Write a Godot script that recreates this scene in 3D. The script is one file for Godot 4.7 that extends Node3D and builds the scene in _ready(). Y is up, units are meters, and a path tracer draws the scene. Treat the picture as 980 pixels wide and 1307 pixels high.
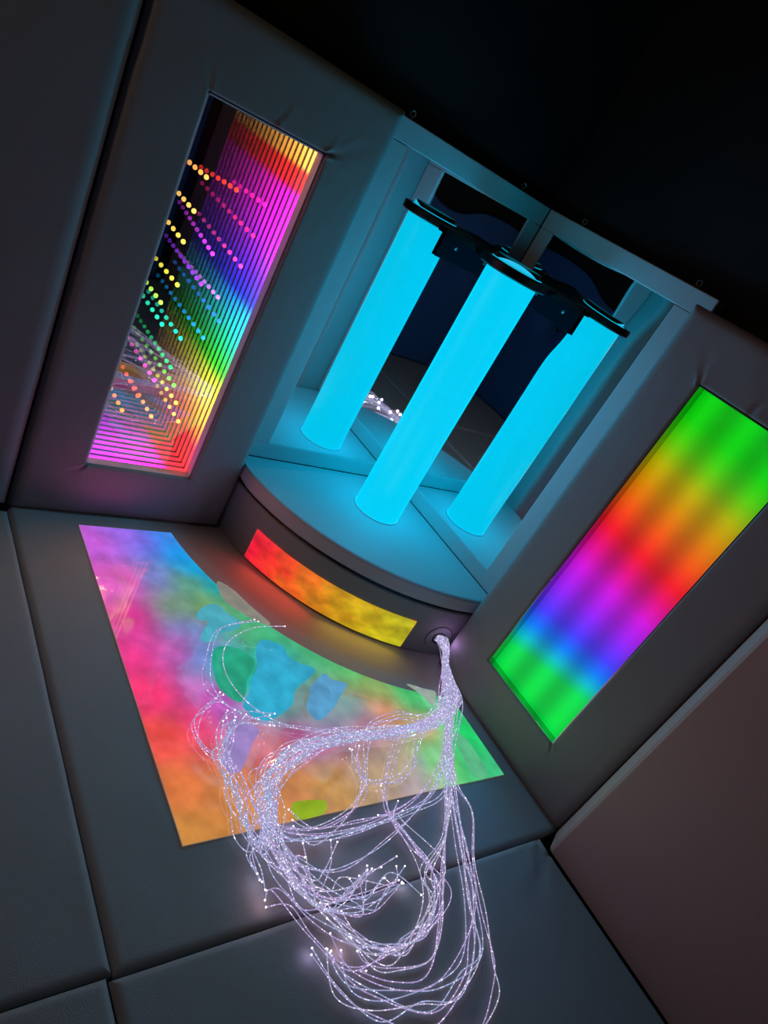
extends Node3D
# A corner of a dark sensory room: padded walls and mats, a bubble tube on a quarter-round podium between two
# corner mirrors, an infinity mirror, two glowing panels, a glowing gel floor and a bundle of fibre-optic strands.
# The corner of the mirrors is the origin; the left wall runs along +z, the right wall along +x.

const PADL := 0.079     # face of the pads on the left wall (x)
const PADR := 0.118     # face of the pads on the right wall (z)
const POD_Y := 0.292    # podium top
const POD_C := -0.0246  # centre of the podium arc (x and z)
const POD_R := 0.8086
const TUBE := 0.2555    # tube axis (x and z)
const TUBE_R := 0.0936
var led_image_trails := [
	[Vector3(0.029, 1.131, 1.232), Vector3(-0.097, 1.130, 1.240), 4, Color8(255, 176, 80)],
	[Vector3(0.029, 1.133, 1.141), Vector3(-0.223, 1.114, 1.156), 7, Color8(255, 60, 40)],
	[Vector3(0.029, 1.128, 1.047), Vector3(-0.181, 1.120, 1.062), 6, Color8(255, 30, 170)],
	[Vector3(0.029, 1.036, 1.046), Vector3(-0.349, 1.054, 1.087), 10, Color8(255, 40, 150)],
	[Vector3(0.029, 1.037, 1.234), Vector3(-0.097, 1.042, 1.241), 4, Color8(255, 200, 90)],
	[Vector3(0.029, 0.941, 1.047), Vector3(-0.307, 0.970, 1.081), 9, Color8(255, 70, 190)],
	[Vector3(0.029, 0.946, 1.142), Vector3(-0.349, 0.973, 1.136), 10, Color8(210, 60, 240)],
	[Vector3(0.029, 0.949, 1.234), Vector3(-0.097, 0.956, 1.243), 4, Color8(255, 210, 80)],
	[Vector3(0.029, 0.852, 1.143), Vector3(-0.349, 0.858, 1.143), 10, Color8(160, 60, 255)],
	[Vector3(0.029, 0.830, 1.079), Vector3(-0.349, 0.819, 1.080), 10, Color8(200, 130, 240)],
	[Vector3(0.029, 0.827, 1.209), Vector3(-0.139, 0.833, 1.229), 5, Color8(250, 230, 70)],
	[Vector3(0.029, 0.760, 1.047), Vector3(-0.349, 0.785, 1.087), 10, Color8(40, 140, 255)],
	[Vector3(0.029, 0.694, 1.076), Vector3(-0.391, 0.712, 1.110), 11, Color8(30, 170, 255)],
	[Vector3(0.029, 0.762, 1.238), Vector3(-0.097, 0.767, 1.249), 4, Color8(180, 235, 80)],
	[Vector3(0.029, 0.672, 1.144), Vector3(-0.265, 0.688, 1.171), 8, Color8(30, 230, 200)],
	[Vector3(0.029, 0.699, 1.213), Vector3(-0.139, 0.710, 1.230), 5, Color8(30, 230, 180)],
	[Vector3(0.029, 0.572, 1.142), Vector3(-0.349, 0.567, 1.149), 10, Color8(30, 220, 120)],
	[Vector3(0.029, 0.514, 1.111), Vector3(-0.349, 0.523, 1.147), 10, Color8(110, 230, 60)],
	[Vector3(0.029, 0.516, 1.177), Vector3(-0.223, 0.530, 1.204), 7, Color8(255, 70, 200)],
	[Vector3(0.029, 0.455, 1.083), Vector3(-0.349, 0.464, 1.119), 10, Color8(230, 230, 80)],
	[Vector3(0.029, 0.390, 1.052), Vector3(-0.181, 0.401, 1.070), 6, Color8(255, 210, 80)],
	[Vector3(0.029, 0.451, 1.210), Vector3(-0.181, 0.462, 1.222), 6, Color8(255, 90, 60)],
	[Vector3(0.029, 0.389, 1.146), Vector3(-0.181, 0.397, 1.160), 6, Color8(255, 160, 70)],
	[Vector3(0.029, 0.390, 1.242), Vector3(-0.097, 0.396, 1.250), 4, Color8(255, 140, 60)],
]
var floor_colours := [
	[0.215, 1.263, Color8(185, 85, 200)],
	[0.181, 1.153, Color8(150, 95, 215)],
	[0.195, 1.088, Color8(110, 100, 220)],
	[0.188, 1.030, Color8(50, 130, 220)],
	[0.246, 0.976, Color8(15, 140, 215)],
	[0.325, 0.928, Color8(10, 150, 205)],
	[0.423, 0.904, Color8(20, 155, 170)],
	[0.403, 1.231, Color8(200, 65, 170)],
	[0.376, 1.098, Color8(110, 120, 190)],
	[0.409, 0.999, Color8(90, 145, 115)],
	[0.522, 1.075, Color8(105, 135, 105)],
	[0.502, 0.988, Color8(110, 150, 85)],
	[0.575, 1.226, Color8(215, 45, 135)],
	[0.405, 1.268, Color8(205, 70, 180)],
	[0.702, 1.190, Color8(205, 60, 145)],
	[0.844, 1.251, Color8(228, 45, 100)],
	[0.730, 1.243, Color8(220, 45, 120)],
	[0.705, 1.118, Color8(170, 85, 165)],
	[0.608, 1.063, Color8(110, 110, 175)],
	[0.519, 0.909, Color8(85, 150, 100)],
	[0.610, 0.843, Color8(70, 160, 110)],
	[0.664, 0.806, Color8(60, 165, 110)],
	[0.961, 1.153, Color8(222, 60, 110)],
	[0.999, 1.253, Color8(218, 70, 60)],
	[1.140, 1.254, Color8(205, 110, 60)],
	[1.263, 1.273, Color8(185, 125, 60)],
	[1.186, 1.122, Color8(190, 120, 60)],
	[0.857, 1.083, Color8(190, 75, 165)],
	[0.916, 1.067, Color8(170, 80, 180)],
	[0.804, 1.001, Color8(30, 165, 130)],
	[0.739, 1.055, Color8(90, 110, 190)],
	[0.808, 0.937, Color8(20, 160, 115)],
	[0.750, 0.814, Color8(40, 160, 160)],
	[0.935, 0.869, Color8(90, 140, 140)],
	[0.722, 0.648, Color8(65, 165, 110)],
	[0.799, 0.523, Color8(75, 175, 100)],
	[0.978, 0.748, Color8(110, 140, 120)],
	[0.907, 0.484, Color8(130, 165, 90)],
	[0.974, 0.639, Color8(100, 140, 120)],
	[0.988, 0.501, Color8(200, 120, 90)],
	[0.946, 0.348, Color8(55, 175, 100)],
	[1.066, 0.849, Color8(165, 70, 130)],
	[1.023, 0.742, Color8(150, 80, 130)],
	[1.022, 0.620, Color8(180, 90, 120)],
	[1.087, 0.988, Color8(200, 90, 100)],
	[1.168, 0.950, Color8(180, 120, 70)],
	[1.212, 0.842, Color8(180, 135, 70)],
	[1.260, 1.085, Color8(185, 125, 60)],
	[1.210, 0.701, Color8(165, 140, 110)],
	[1.209, 0.546, Color8(165, 150, 130)],
	[1.189, 0.396, Color8(120, 180, 120)],
	[1.195, 0.252, Color8(25, 195, 100)],
	[1.246, 0.218, Color8(60, 175, 120)],
	[1.103, 0.216, Color8(20, 190, 95)],
	[1.067, 0.378, Color8(190, 150, 110)],
	[0.998, 0.234, Color8(50, 175, 100)],
]
var gel_pools := [
	[Color8(79, 171, 190), [Vector2(0.548, 1.013), Vector2(0.511, 0.965), Vector2(0.511, 0.923), Vector2(0.546, 0.908), Vector2(0.588, 0.872), Vector2(0.623, 0.900), Vector2(0.639, 0.960), Vector2(0.671, 0.998), Vector2(0.670, 1.037), Vector2(0.632, 1.024), Vector2(0.588, 0.987), Vector2(0.576, 1.018)]],
	[Color8(44, 168, 132), [Vector2(0.713, 1.018), Vector2(0.696, 0.946), Vector2(0.745, 0.893), Vector2(0.787, 0.906), Vector2(0.835, 0.948), Vector2(0.878, 0.969), Vector2(0.913, 1.001), Vector2(0.882, 1.033), Vector2(0.833, 1.048)]],
	[Color8(54, 170, 205), [Vector2(0.686, 0.849), Vector2(0.670, 0.815), Vector2(0.700, 0.760), Vector2(0.745, 0.761), Vector2(0.775, 0.735), Vector2(0.799, 0.687), Vector2(0.826, 0.700), Vector2(0.882, 0.796), Vector2(0.939, 0.837), Vector2(0.982, 0.923), Vector2(0.983, 0.966), Vector2(0.927, 0.997), Vector2(0.879, 0.957), Vector2(0.831, 0.933), Vector2(0.787, 0.893), Vector2(0.730, 0.873)]],
	[Color8(92, 159, 204), [Vector2(0.877, 0.736), Vector2(0.826, 0.660), Vector2(0.852, 0.642), Vector2(0.877, 0.593), Vector2(0.926, 0.651), Vector2(0.963, 0.692), Vector2(1.004, 0.771), Vector2(0.958, 0.792), Vector2(0.906, 0.755)]],
	[Color8(160, 127, 192), [Vector2(0.965, 1.042), Vector2(1.008, 0.980), Vector2(1.056, 1.020), Vector2(1.106, 1.061), Vector2(1.133, 1.090), Vector2(1.125, 1.125), Vector2(1.068, 1.114), Vector2(1.009, 1.080)]],
	[Color8(150, 180, 40), [Vector2(1.257, 0.987), Vector2(1.246, 0.962), Vector2(1.259, 0.883), Vector2(1.291, 0.897), Vector2(1.297, 0.938), Vector2(1.293, 0.989)]],
	[Color8(140, 138, 128), [Vector2(0.391, 0.886), Vector2(0.429, 0.843), Vector2(0.513, 0.804), Vector2(0.596, 0.762), Vector2(0.592, 0.800), Vector2(0.537, 0.858), Vector2(0.492, 0.891), Vector2(0.450, 0.896)]],
	[Color8(150, 168, 156), [Vector2(0.894, 0.335), Vector2(0.920, 0.274), Vector2(0.942, 0.227), Vector2(0.994, 0.281), Vector2(0.957, 0.296), Vector2(0.920, 0.319)]],
	[Color8(95, 191, 140), [Vector2(1.114, 0.253), Vector2(1.166, 0.229), Vector2(1.282, 0.241), Vector2(1.283, 0.306), Vector2(1.203, 0.297), Vector2(1.142, 0.287)]],
]
var strand_paths := [
	[11, 0.040, [Vector3(0.920, 0.075, 0.205), Vector3(1.002, 0.035, 0.219), Vector3(1.079, 0.020, 0.380), Vector3(1.089, 0.020, 0.574), Vector3(1.083, 0.015, 0.751), Vector3(1.112, 0.012, 0.907), Vector3(1.174, 0.010, 1.016), Vector3(1.245, 0.010, 1.068), Vector3(1.338, 0.012, 1.093), Vector3(1.430, 0.015, 1.077), Vector3(1.499, 0.018, 1.036), Vector3(1.530, 0.018, 0.950), Vector3(1.522, 0.015, 0.850), Vector3(1.499, 0.020, 0.799)]],
	[6, 0.040, [Vector3(0.920, 0.075, 0.205), Vector3(1.002, 0.035, 0.219), Vector3(1.079, 0.020, 0.380), Vector3(1.089, 0.020, 0.574), Vector3(1.083, 0.015, 0.751), Vector3(1.112, 0.012, 0.907), Vector3(1.174, 0.010, 1.016), Vector3(1.245, 0.010, 1.068), Vector3(1.341, 0.012, 1.079), Vector3(1.449, 0.015, 1.054), Vector3(1.514, 0.018, 1.010), Vector3(1.521, 0.018, 0.933), Vector3(1.487, 0.020, 0.877)]],
	[4, 0.034, [Vector3(0.920, 0.075, 0.205), Vector3(1.002, 0.035, 0.219), Vector3(1.079, 0.020, 0.380), Vector3(1.089, 0.020, 0.574), Vector3(1.083, 0.015, 0.751), Vector3(1.112, 0.012, 0.907), Vector3(1.174, 0.010, 1.016), Vector3(1.245, 0.010, 1.068), Vector3(1.367, 0.012, 1.101), Vector3(1.490, 0.012, 1.072), Vector3(1.577, 0.010, 1.017), Vector3(1.643, 0.008, 0.941), Vector3(1.653, 0.008, 0.850), Vector3(1.598, 0.008, 0.739), Vector3(1.508, 0.008, 0.681), Vector3(1.363, 0.008, 0.712), Vector3(1.295, 0.010, 0.716)]],
	[2, 0.020, [Vector3(0.920, 0.075, 0.205), Vector3(1.002, 0.035, 0.219), Vector3(1.079, 0.020, 0.380), Vector3(1.089, 0.020, 0.574), Vector3(1.083, 0.015, 0.751), Vector3(1.112, 0.012, 0.907), Vector3(1.174, 0.010, 1.016), Vector3(1.245, 0.010, 1.068), Vector3(1.367, 0.012, 1.101), Vector3(1.493, 0.012, 1.062), Vector3(1.417, 0.016, 1.027), Vector3(1.386, 0.030, 1.024)]],
	[2, 0.020, [Vector3(0.920, 0.075, 0.205), Vector3(1.002, 0.035, 0.219), Vector3(1.079, 0.020, 0.380), Vector3(1.089, 0.020, 0.574), Vector3(1.083, 0.015, 0.751), Vector3(1.112, 0.012, 0.907), Vector3(1.174, 0.010, 1.016), Vector3(1.245, 0.010, 1.068), Vector3(1.360, 0.012, 1.087), Vector3(1.481, 0.012, 1.035), Vector3(1.440, 0.016, 0.975), Vector3(1.394, 0.030, 0.924)]],
	[5, 0.026, [Vector3(0.920, 0.075, 0.205), Vector3(1.009, 0.035, 0.213), Vector3(1.160, 0.015, 0.338), Vector3(1.316, 0.010, 0.434), Vector3(1.475, 0.008, 0.531), Vector3(1.614, 0.008, 0.606), Vector3(1.722, 0.008, 0.683), Vector3(1.782, 0.008, 0.779), Vector3(1.788, 0.008, 0.895), Vector3(1.743, 0.008, 1.003), Vector3(1.674, 0.008, 1.058), Vector3(1.615, 0.012, 1.078)]],
	[3, 0.026, [Vector3(0.920, 0.075, 0.205), Vector3(1.009, 0.035, 0.213), Vector3(1.160, 0.015, 0.338), Vector3(1.316, 0.010, 0.434), Vector3(1.475, 0.008, 0.531), Vector3(1.614, 0.008, 0.606), Vector3(1.721, 0.008, 0.688), Vector3(1.755, 0.008, 0.823), Vector3(1.736, 0.008, 0.953), Vector3(1.692, 0.008, 1.037), Vector3(1.609, 0.015, 1.048)]],
	[7, 0.022, [Vector3(0.920, 0.075, 0.205), Vector3(1.002, 0.035, 0.219), Vector3(1.077, 0.020, 0.397), Vector3(1.093, 0.020, 0.640), Vector3(1.090, 0.015, 0.839), Vector3(1.154, 0.012, 0.997), Vector3(1.270, 0.010, 1.058), Vector3(1.343, 0.010, 1.112), Vector3(1.299, 0.010, 1.141), Vector3(1.212, 0.012, 1.131), Vector3(1.109, 0.012, 1.123), Vector3(1.031, 0.020, 1.107), Vector3(0.988, 0.040, 1.061)]],
	[4, 0.020, [Vector3(0.920, 0.075, 0.205), Vector3(1.002, 0.035, 0.219), Vector3(1.077, 0.020, 0.397), Vector3(1.093, 0.020, 0.640), Vector3(1.090, 0.015, 0.839), Vector3(1.156, 0.012, 0.985), Vector3(1.307, 0.010, 1.086), Vector3(1.317, 0.010, 1.133), Vector3(1.213, 0.012, 1.129), Vector3(1.108, 0.012, 1.129), Vector3(1.043, 0.020, 1.115), Vector3(1.007, 0.030, 1.052), Vector3(1.018, 0.040, 0.962)]],
	[4, 0.018, [Vector3(0.920, 0.075, 0.205), Vector3(1.009, 0.035, 0.217), Vector3(1.160, 0.015, 0.338), Vector3(1.306, 0.010, 0.488), Vector3(1.353, 0.010, 0.648), Vector3(1.363, 0.010, 0.849), Vector3(1.358, 0.010, 0.971), Vector3(1.331, 0.010, 1.052), Vector3(1.267, 0.010, 1.073), Vector3(1.328, 0.010, 1.133), Vector3(1.372, 0.010, 1.156), Vector3(1.437, 0.015, 1.158)]],
	[2, 0.012, [Vector3(0.920, 0.075, 0.205), Vector3(1.009, 0.035, 0.217), Vector3(1.161, 0.015, 0.331), Vector3(1.293, 0.010, 0.409), Vector3(1.399, 0.008, 0.416), Vector3(1.527, 0.008, 0.510), Vector3(1.662, 0.008, 0.585), Vector3(1.764, 0.008, 0.639), Vector3(1.827, 0.008, 0.694), Vector3(1.862, 0.008, 0.774), Vector3(1.875, 0.008, 0.840)]],
	[5, 0.022, [Vector3(0.920, 0.075, 0.205), Vector3(1.009, 0.035, 0.217), Vector3(1.158, 0.015, 0.351), Vector3(1.312, 0.010, 0.458), Vector3(1.442, 0.008, 0.569), Vector3(1.514, 0.008, 0.700), Vector3(1.584, 0.008, 0.717), Vector3(1.647, 0.008, 0.808), Vector3(1.654, 0.008, 0.924), Vector3(1.611, 0.008, 0.990), Vector3(1.532, 0.015, 1.027)]],
	[3, 0.020, [Vector3(0.920, 0.075, 0.205), Vector3(1.009, 0.035, 0.217), Vector3(1.156, 0.015, 0.361), Vector3(1.380, 0.010, 0.517), Vector3(1.520, 0.008, 0.634), Vector3(1.639, 0.008, 0.736), Vector3(1.703, 0.008, 0.835), Vector3(1.699, 0.008, 0.929), Vector3(1.668, 0.008, 0.990), Vector3(1.629, 0.015, 1.000)]],
	[2, 0.014, [Vector3(0.920, 0.075, 0.205), Vector3(1.002, 0.035, 0.219), Vector3(1.077, 0.020, 0.397), Vector3(1.087, 0.020, 0.636), Vector3(1.044, 0.012, 0.814), Vector3(1.002, 0.010, 0.955), Vector3(0.935, 0.008, 1.052), Vector3(0.848, 0.010, 1.080), Vector3(0.739, 0.020, 1.046), Vector3(0.652, 0.030, 0.977), Vector3(0.624, 0.050, 0.848)]],
	[1, 0.010, [Vector3(0.920, 0.075, 0.205), Vector3(1.002, 0.035, 0.219), Vector3(1.077, 0.020, 0.397), Vector3(1.087, 0.020, 0.636), Vector3(1.054, 0.012, 0.847), Vector3(0.973, 0.010, 0.968), Vector3(0.839, 0.010, 1.017), Vector3(0.725, 0.020, 0.978), Vector3(0.662, 0.035, 0.877), Vector3(0.671, 0.050, 0.756)]],
	[3, 0.020, [Vector3(0.920, 0.075, 0.205), Vector3(1.002, 0.035, 0.219), Vector3(1.077, 0.030, 0.386), Vector3(1.145, 0.020, 0.472), Vector3(1.204, 0.012, 0.522), Vector3(1.245, 0.010, 0.621), Vector3(1.233, 0.010, 0.718), Vector3(1.172, 0.012, 0.727), Vector3(1.114, 0.020, 0.698)]],
	[4, 0.024, [Vector3(0.920, 0.075, 0.205), Vector3(1.002, 0.035, 0.219), Vector3(1.065, 0.030, 0.377), Vector3(1.042, 0.030, 0.501), Vector3(1.072, 0.030, 0.633), Vector3(1.123, 0.012, 0.689), Vector3(1.235, 0.010, 0.734), Vector3(1.312, 0.010, 0.847), Vector3(1.346, 0.010, 0.966), Vector3(1.301, 0.012, 1.039)]],
	[3, 0.022, [Vector3(0.920, 0.075, 0.205), Vector3(1.002, 0.035, 0.219), Vector3(1.086, 0.030, 0.392), Vector3(1.108, 0.020, 0.521), Vector3(1.291, 0.010, 0.710), Vector3(1.423, 0.008, 0.708), Vector3(1.554, 0.008, 0.672), Vector3(1.631, 0.008, 0.762), Vector3(1.651, 0.008, 0.886), Vector3(1.634, 0.008, 1.026), Vector3(1.562, 0.008, 1.095), Vector3(1.471, 0.008, 1.135), Vector3(1.446, 0.012, 1.154)]],
	[3, 0.020, [Vector3(0.920, 0.075, 0.205), Vector3(1.009, 0.035, 0.217), Vector3(1.160, 0.015, 0.338), Vector3(1.298, 0.010, 0.531), Vector3(1.358, 0.010, 0.766), Vector3(1.358, 0.010, 0.971), Vector3(1.301, 0.010, 1.072), Vector3(1.136, 0.012, 1.106), Vector3(1.080, 0.012, 1.157), Vector3(1.000, 0.020, 1.154), Vector3(0.947, 0.030, 1.108), Vector3(0.940, 0.040, 1.047)]],
	[2, 0.016, [Vector3(0.920, 0.075, 0.205), Vector3(1.009, 0.035, 0.217), Vector3(1.186, 0.015, 0.366), Vector3(1.319, 0.010, 0.562), Vector3(1.410, 0.010, 0.771), Vector3(1.446, 0.010, 0.922), Vector3(1.430, 0.012, 1.020), Vector3(1.374, 0.012, 1.072), Vector3(1.291, 0.012, 1.068), Vector3(1.182, 0.012, 1.044), Vector3(1.123, 0.020, 0.999), Vector3(1.109, 0.040, 0.935)]],
]
var M := {}
var names := {}

# ---------------------------------------------------------------- mesh building
class Shape:
	var v := PackedVector3Array()
	var n := PackedVector3Array()
	var uv := PackedVector2Array()
	var i := PackedInt32Array()
	func p(a: Vector3, normal: Vector3, t := Vector2.ZERO) -> int:
		v.append(a); n.append(normal.normalized()); uv.append(t)
		return v.size() - 1
	func tri(a: int, b: int, c: int) -> void:
		var face := (v[b] - v[a]).cross(v[c] - v[a])
		if face.dot(n[a] + n[b] + n[c]) > 0.0:
			i.append_array([a, c, b])
		else:
			i.append_array([a, b, c])
	func quad(a: int, b: int, c: int, d: int) -> void:
		tri(a, b, c); tri(a, c, d)
	func flat(pts: Array, normal: Vector3, ts := []) -> void:
		var k := []
		for j in pts.size():
			k.append(p(pts[j], normal, ts[j] if ts else Vector2.ZERO))
		for j in range(1, pts.size() - 1):
			tri(k[0], k[j], k[j + 1])
	func grid(rows: Array) -> void:       # rows of vertex indices
		for r in rows.size() - 1:
			for c in rows[r].size() - 1:
				quad(rows[r][c], rows[r][c + 1], rows[r + 1][c + 1], rows[r + 1][c])
	func box(lo: Vector3, hi: Vector3) -> void:
		for ax in 3:
			for s in 2:
				var nn := Vector3.ZERO
				nn[ax] = 1.0 if s else -1.0
				var b := (ax + 1) % 3
				var c := (ax + 2) % 3
				var q := []
				for k in [[0, 0], [1, 0], [1, 1], [0, 1]]:
					var a := Vector3.ZERO
					a[ax] = hi[ax] if s else lo[ax]
					a[b] = hi[b] if k[0] else lo[b]
					a[c] = hi[c] if k[1] else lo[c]
					q.append(a)
				flat(q, nn, [Vector2(0, 0), Vector2(1, 0), Vector2(1, 1), Vector2(0, 1)])
	func soft_box(lo: Vector3, hi: Vector3, r: float) -> void:   # box with rounded edges
		for ax in 3:
			for s in 2:
				var b := (ax + 1) % 3
				var c := (ax + 2) % 3
				var rows := []
				for cb in steps(lo[b], hi[b], r):
					var row := []
					for cc in steps(lo[c], hi[c], r):
						var a := Vector3.ZERO
						a[ax] = hi[ax] if s else lo[ax]
						a[b] = cb
						a[c] = cc
						var inner := Vector3(clampf(a.x, lo.x + r, hi.x - r), clampf(a.y, lo.y + r, hi.y - r), clampf(a.z, lo.z + r, hi.z - r))
						var nn := (a - inner).normalized()
						row.append(p(inner + nn * r, nn, Vector2(cb, cc)))
					rows.append(row)
				grid(rows)
	func steps(a: float, b: float, r: float) -> Array:
		return [a, a + 0.25 * r, a + 0.55 * r, a + r, b - r, b - 0.55 * r, b - 0.25 * r, b]
	func lathe(profile: Array, at: Vector3, sides := 40, axis := Vector3.UP, from := 0.0, to := TAU) -> void:
		# profile of Vector2(radius, height); flat-shaded rings with their own normals
		var side := axis.cross(Vector3.RIGHT if absf(axis.x) < 0.8 else Vector3.UP).normalized()
		var other := axis.cross(side).normalized()
		for k in profile.size() - 1:
			var a: Vector2 = profile[k]
			var b: Vector2 = profile[k + 1]
			var slope := Vector2(b.y - a.y, a.x - b.x).normalized()
			var rows := []
			for e in [a, b]:
				var row := []
				for s in sides + 1:
					var t := lerpf(from, to, float(s) / sides)
					var out := side * cos(t) + other * sin(t)
					row.append(p(at + out * e.x + axis * e.y, out * slope.x + axis * slope.y, Vector2(float(s) / sides, e.y)))
				rows.append(row)
			grid(rows)
	func sweep(pts: PackedVector3Array, r: float, sides := 5, start := 0.0) -> void:
		var rows := []
		var along := start
		var ref := Vector3.UP
		for k in pts.size():
			var d := (pts[mini(k + 1, pts.size() - 1)] - pts[maxi(k - 1, 0)]).normalized()
			if k > 0:
				along += pts[k].distance_to(pts[k - 1])
			if absf(d.dot(ref)) > 0.95:
				ref = Vector3.RIGHT
			var s := d.cross(ref).normalized()
			var u := s.cross(d).normalized()
			var row := []
			for j in sides + 1:
				var t := TAU * j / sides
				var out := s * cos(t) + u * sin(t)
				row.append(p(pts[k] + out * r, out, Vector2(along * 0.9, float(j) / sides)))
			rows.append(row)
		grid(rows)
	func extrude(poly: PackedVector2Array, y0: float, y1: float, uv_scale := 1.0) -> void:   # polygon in x, z
		var t := Geometry2D.triangulate_polygon(poly)
		for y in [y0, y1]:
			var k := []
			for q in poly:
				k.append(p(Vector3(q.x, y, q.y), Vector3.UP if y == y1 else Vector3.DOWN, q * uv_scale))
			for j in range(0, t.size(), 3):
				tri(k[t[j]], k[t[j + 1]], k[t[j + 2]])
		var turn := 1.0 if Geometry2D.is_polygon_clockwise(poly) else -1.0
		for j in poly.size():
			var a: Vector2 = poly[j]
			var b: Vector2 = poly[(j + 1) % poly.size()]
			var e := (b - a).normalized()
			var nn := Vector3(-e.y, 0, e.x) * turn
			flat([Vector3(a.x, y0, a.y), Vector3(b.x, y0, b.y), Vector3(b.x, y1, b.y), Vector3(a.x, y1, a.y)], nn)
	func mesh() -> ArrayMesh:
		var a := []
		a.resize(Mesh.ARRAY_MAX)
		a[Mesh.ARRAY_VERTEX] = v
		a[Mesh.ARRAY_NORMAL] = n
		a[Mesh.ARRAY_TEX_UV] = uv
		a[Mesh.ARRAY_INDEX] = i
		var m := ArrayMesh.new()
		m.add_surface_from_arrays(Mesh.PRIMITIVE_TRIANGLES, a)
		return m

func numbered(called: String) -> String:
	var k: int = names.get(called, 0)
	names[called] = k + 1
	return called if k == 0 else "%s_%03d" % [called, k]

func thing(called: String, label: String, category: String, at := Vector3.ZERO, group := "") -> Node3D:
	var o := Node3D.new()
	o.name = numbered(called)
	add_child(o)
	o.position = at
	o.set_meta("label", label)
	o.set_meta("category", category)
	if group:
		o.set_meta("group", group)
	return o

func part(called: String, s: Shape, m: Material, parent: Node3D, label := "") -> MeshInstance3D:
	return part_mesh(called, s.mesh(), m, parent, label)

func part_mesh(called: String, mesh: Mesh, m: Material, parent: Node3D, label := "") -> MeshInstance3D:
	var o := MeshInstance3D.new()
	o.name = called
	o.mesh = mesh
	o.material_override = m
	parent.add_child(o, true)
	if parent != self:
		o.position = -parent.position if parent.get_parent() == self else Vector3.ZERO
	if label:
		o.set_meta("label", label)
	return o

func structure(called: String, s: Shape, m: Material) -> MeshInstance3D:
	var o := part_mesh(called, s.mesh(), m, self)
	o.set_meta("kind", "structure")
	return o

# ---------------------------------------------------------------- materials
func noise_tex(freq: float, octaves: int, sd: int, size := 512, normal := 0.0) -> NoiseTexture2D:
	var f := FastNoiseLite.new()
	f.seed = sd
	f.frequency = freq
	f.fractal_octaves = octaves
	var t := NoiseTexture2D.new()
	t.width = size
	t.height = size
	t.seamless = true
	t.noise = f
	if normal > 0.0:
		t.as_normal_map = true
		t.bump_strength = normal
	return t

func plain(c: Color, rough: float, metal := 0.0) -> StandardMaterial3D:
	var m := StandardMaterial3D.new()
	m.albedo_color = c
	m.roughness = rough
	m.metallic = metal
	return m

func vinyl(c: Color, rough := 0.62) -> StandardMaterial3D:
	var m := plain(c, rough)
	m.metallic_specular = 0.35
	m.uv1_triplanar = true
	m.uv1_world_triplanar = true
	m.uv1_scale = Vector3.ONE * 4.0
	m.heightmap_enabled = true
	m.heightmap_texture = M.grain
	m.heightmap_scale = 0.05
	return m

func glow(c: Color, energy := 1.0, body := Color(0.02, 0.02, 0.02)) -> StandardMaterial3D:
	var m := plain(body, 0.4)
	m.emission_enabled = true
	m.emission = c
	m.emission_energy_multiplier = energy
	return m

func glow_tex(t: Texture2D, energy := 1.0, rough := 0.3) -> StandardMaterial3D:
	var m := plain(Color(0.02, 0.02, 0.02), rough)
	m.emission_enabled = true
	m.emission = Color.BLACK
	m.emission_texture = t
	m.emission_energy_multiplier = energy
	return m

func ramp(stops: Array, t: float) -> Color:   # stops of [place, Color]
	for k in stops.size() - 1:
		if t <= stops[k + 1][0]:
			var f := clampf((t - stops[k][0]) / (stops[k + 1][0] - stops[k][0]), 0.0, 1.0)
			return (stops[k][1] as Color).lerp(stops[k + 1][1], f)
	return stops[-1][1]

func area_light(called: String, at: Vector3, facing: Vector3, up: Vector3, size: Vector2, c: Color, energy: float) -> void:
	var a := AreaLight3D.new()
	a.name = called
	a.area_size = size
	a.light_color = c
	a.light_energy = energy
	a.shadow_enabled = true
	a.area_range = 8.0
	add_child(a)
	a.look_at_from_position(at, at + facing, up)

func bulb(called: String, at: Vector3, c: Color, energy: float, size: float) -> void:
	var o := OmniLight3D.new()
	o.name = called
	o.light_color = c
	o.light_energy = energy
	o.light_size = size
	o.omni_range = 8.0
	o.omni_attenuation = 2.0
	o.shadow_enabled = true
	add_child(o)
	o.position = at

func spot(called: String, at: Vector3, facing: Vector3, c: Color, energy: float) -> void:
	var o := SpotLight3D.new()
	o.name = called
	o.light_color = c
	o.light_energy = energy
	o.light_size = 0.01
	o.spot_angle = 82.0
	o.spot_angle_attenuation = 0.6
	o.spot_range = 8.0
	o.spot_attenuation = 2.0
	o.shadow_enabled = true
	add_child(o)
	o.look_at_from_position(at, at + facing, Vector3.UP if absf(facing.y) < 0.9 else Vector3.RIGHT)

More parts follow.
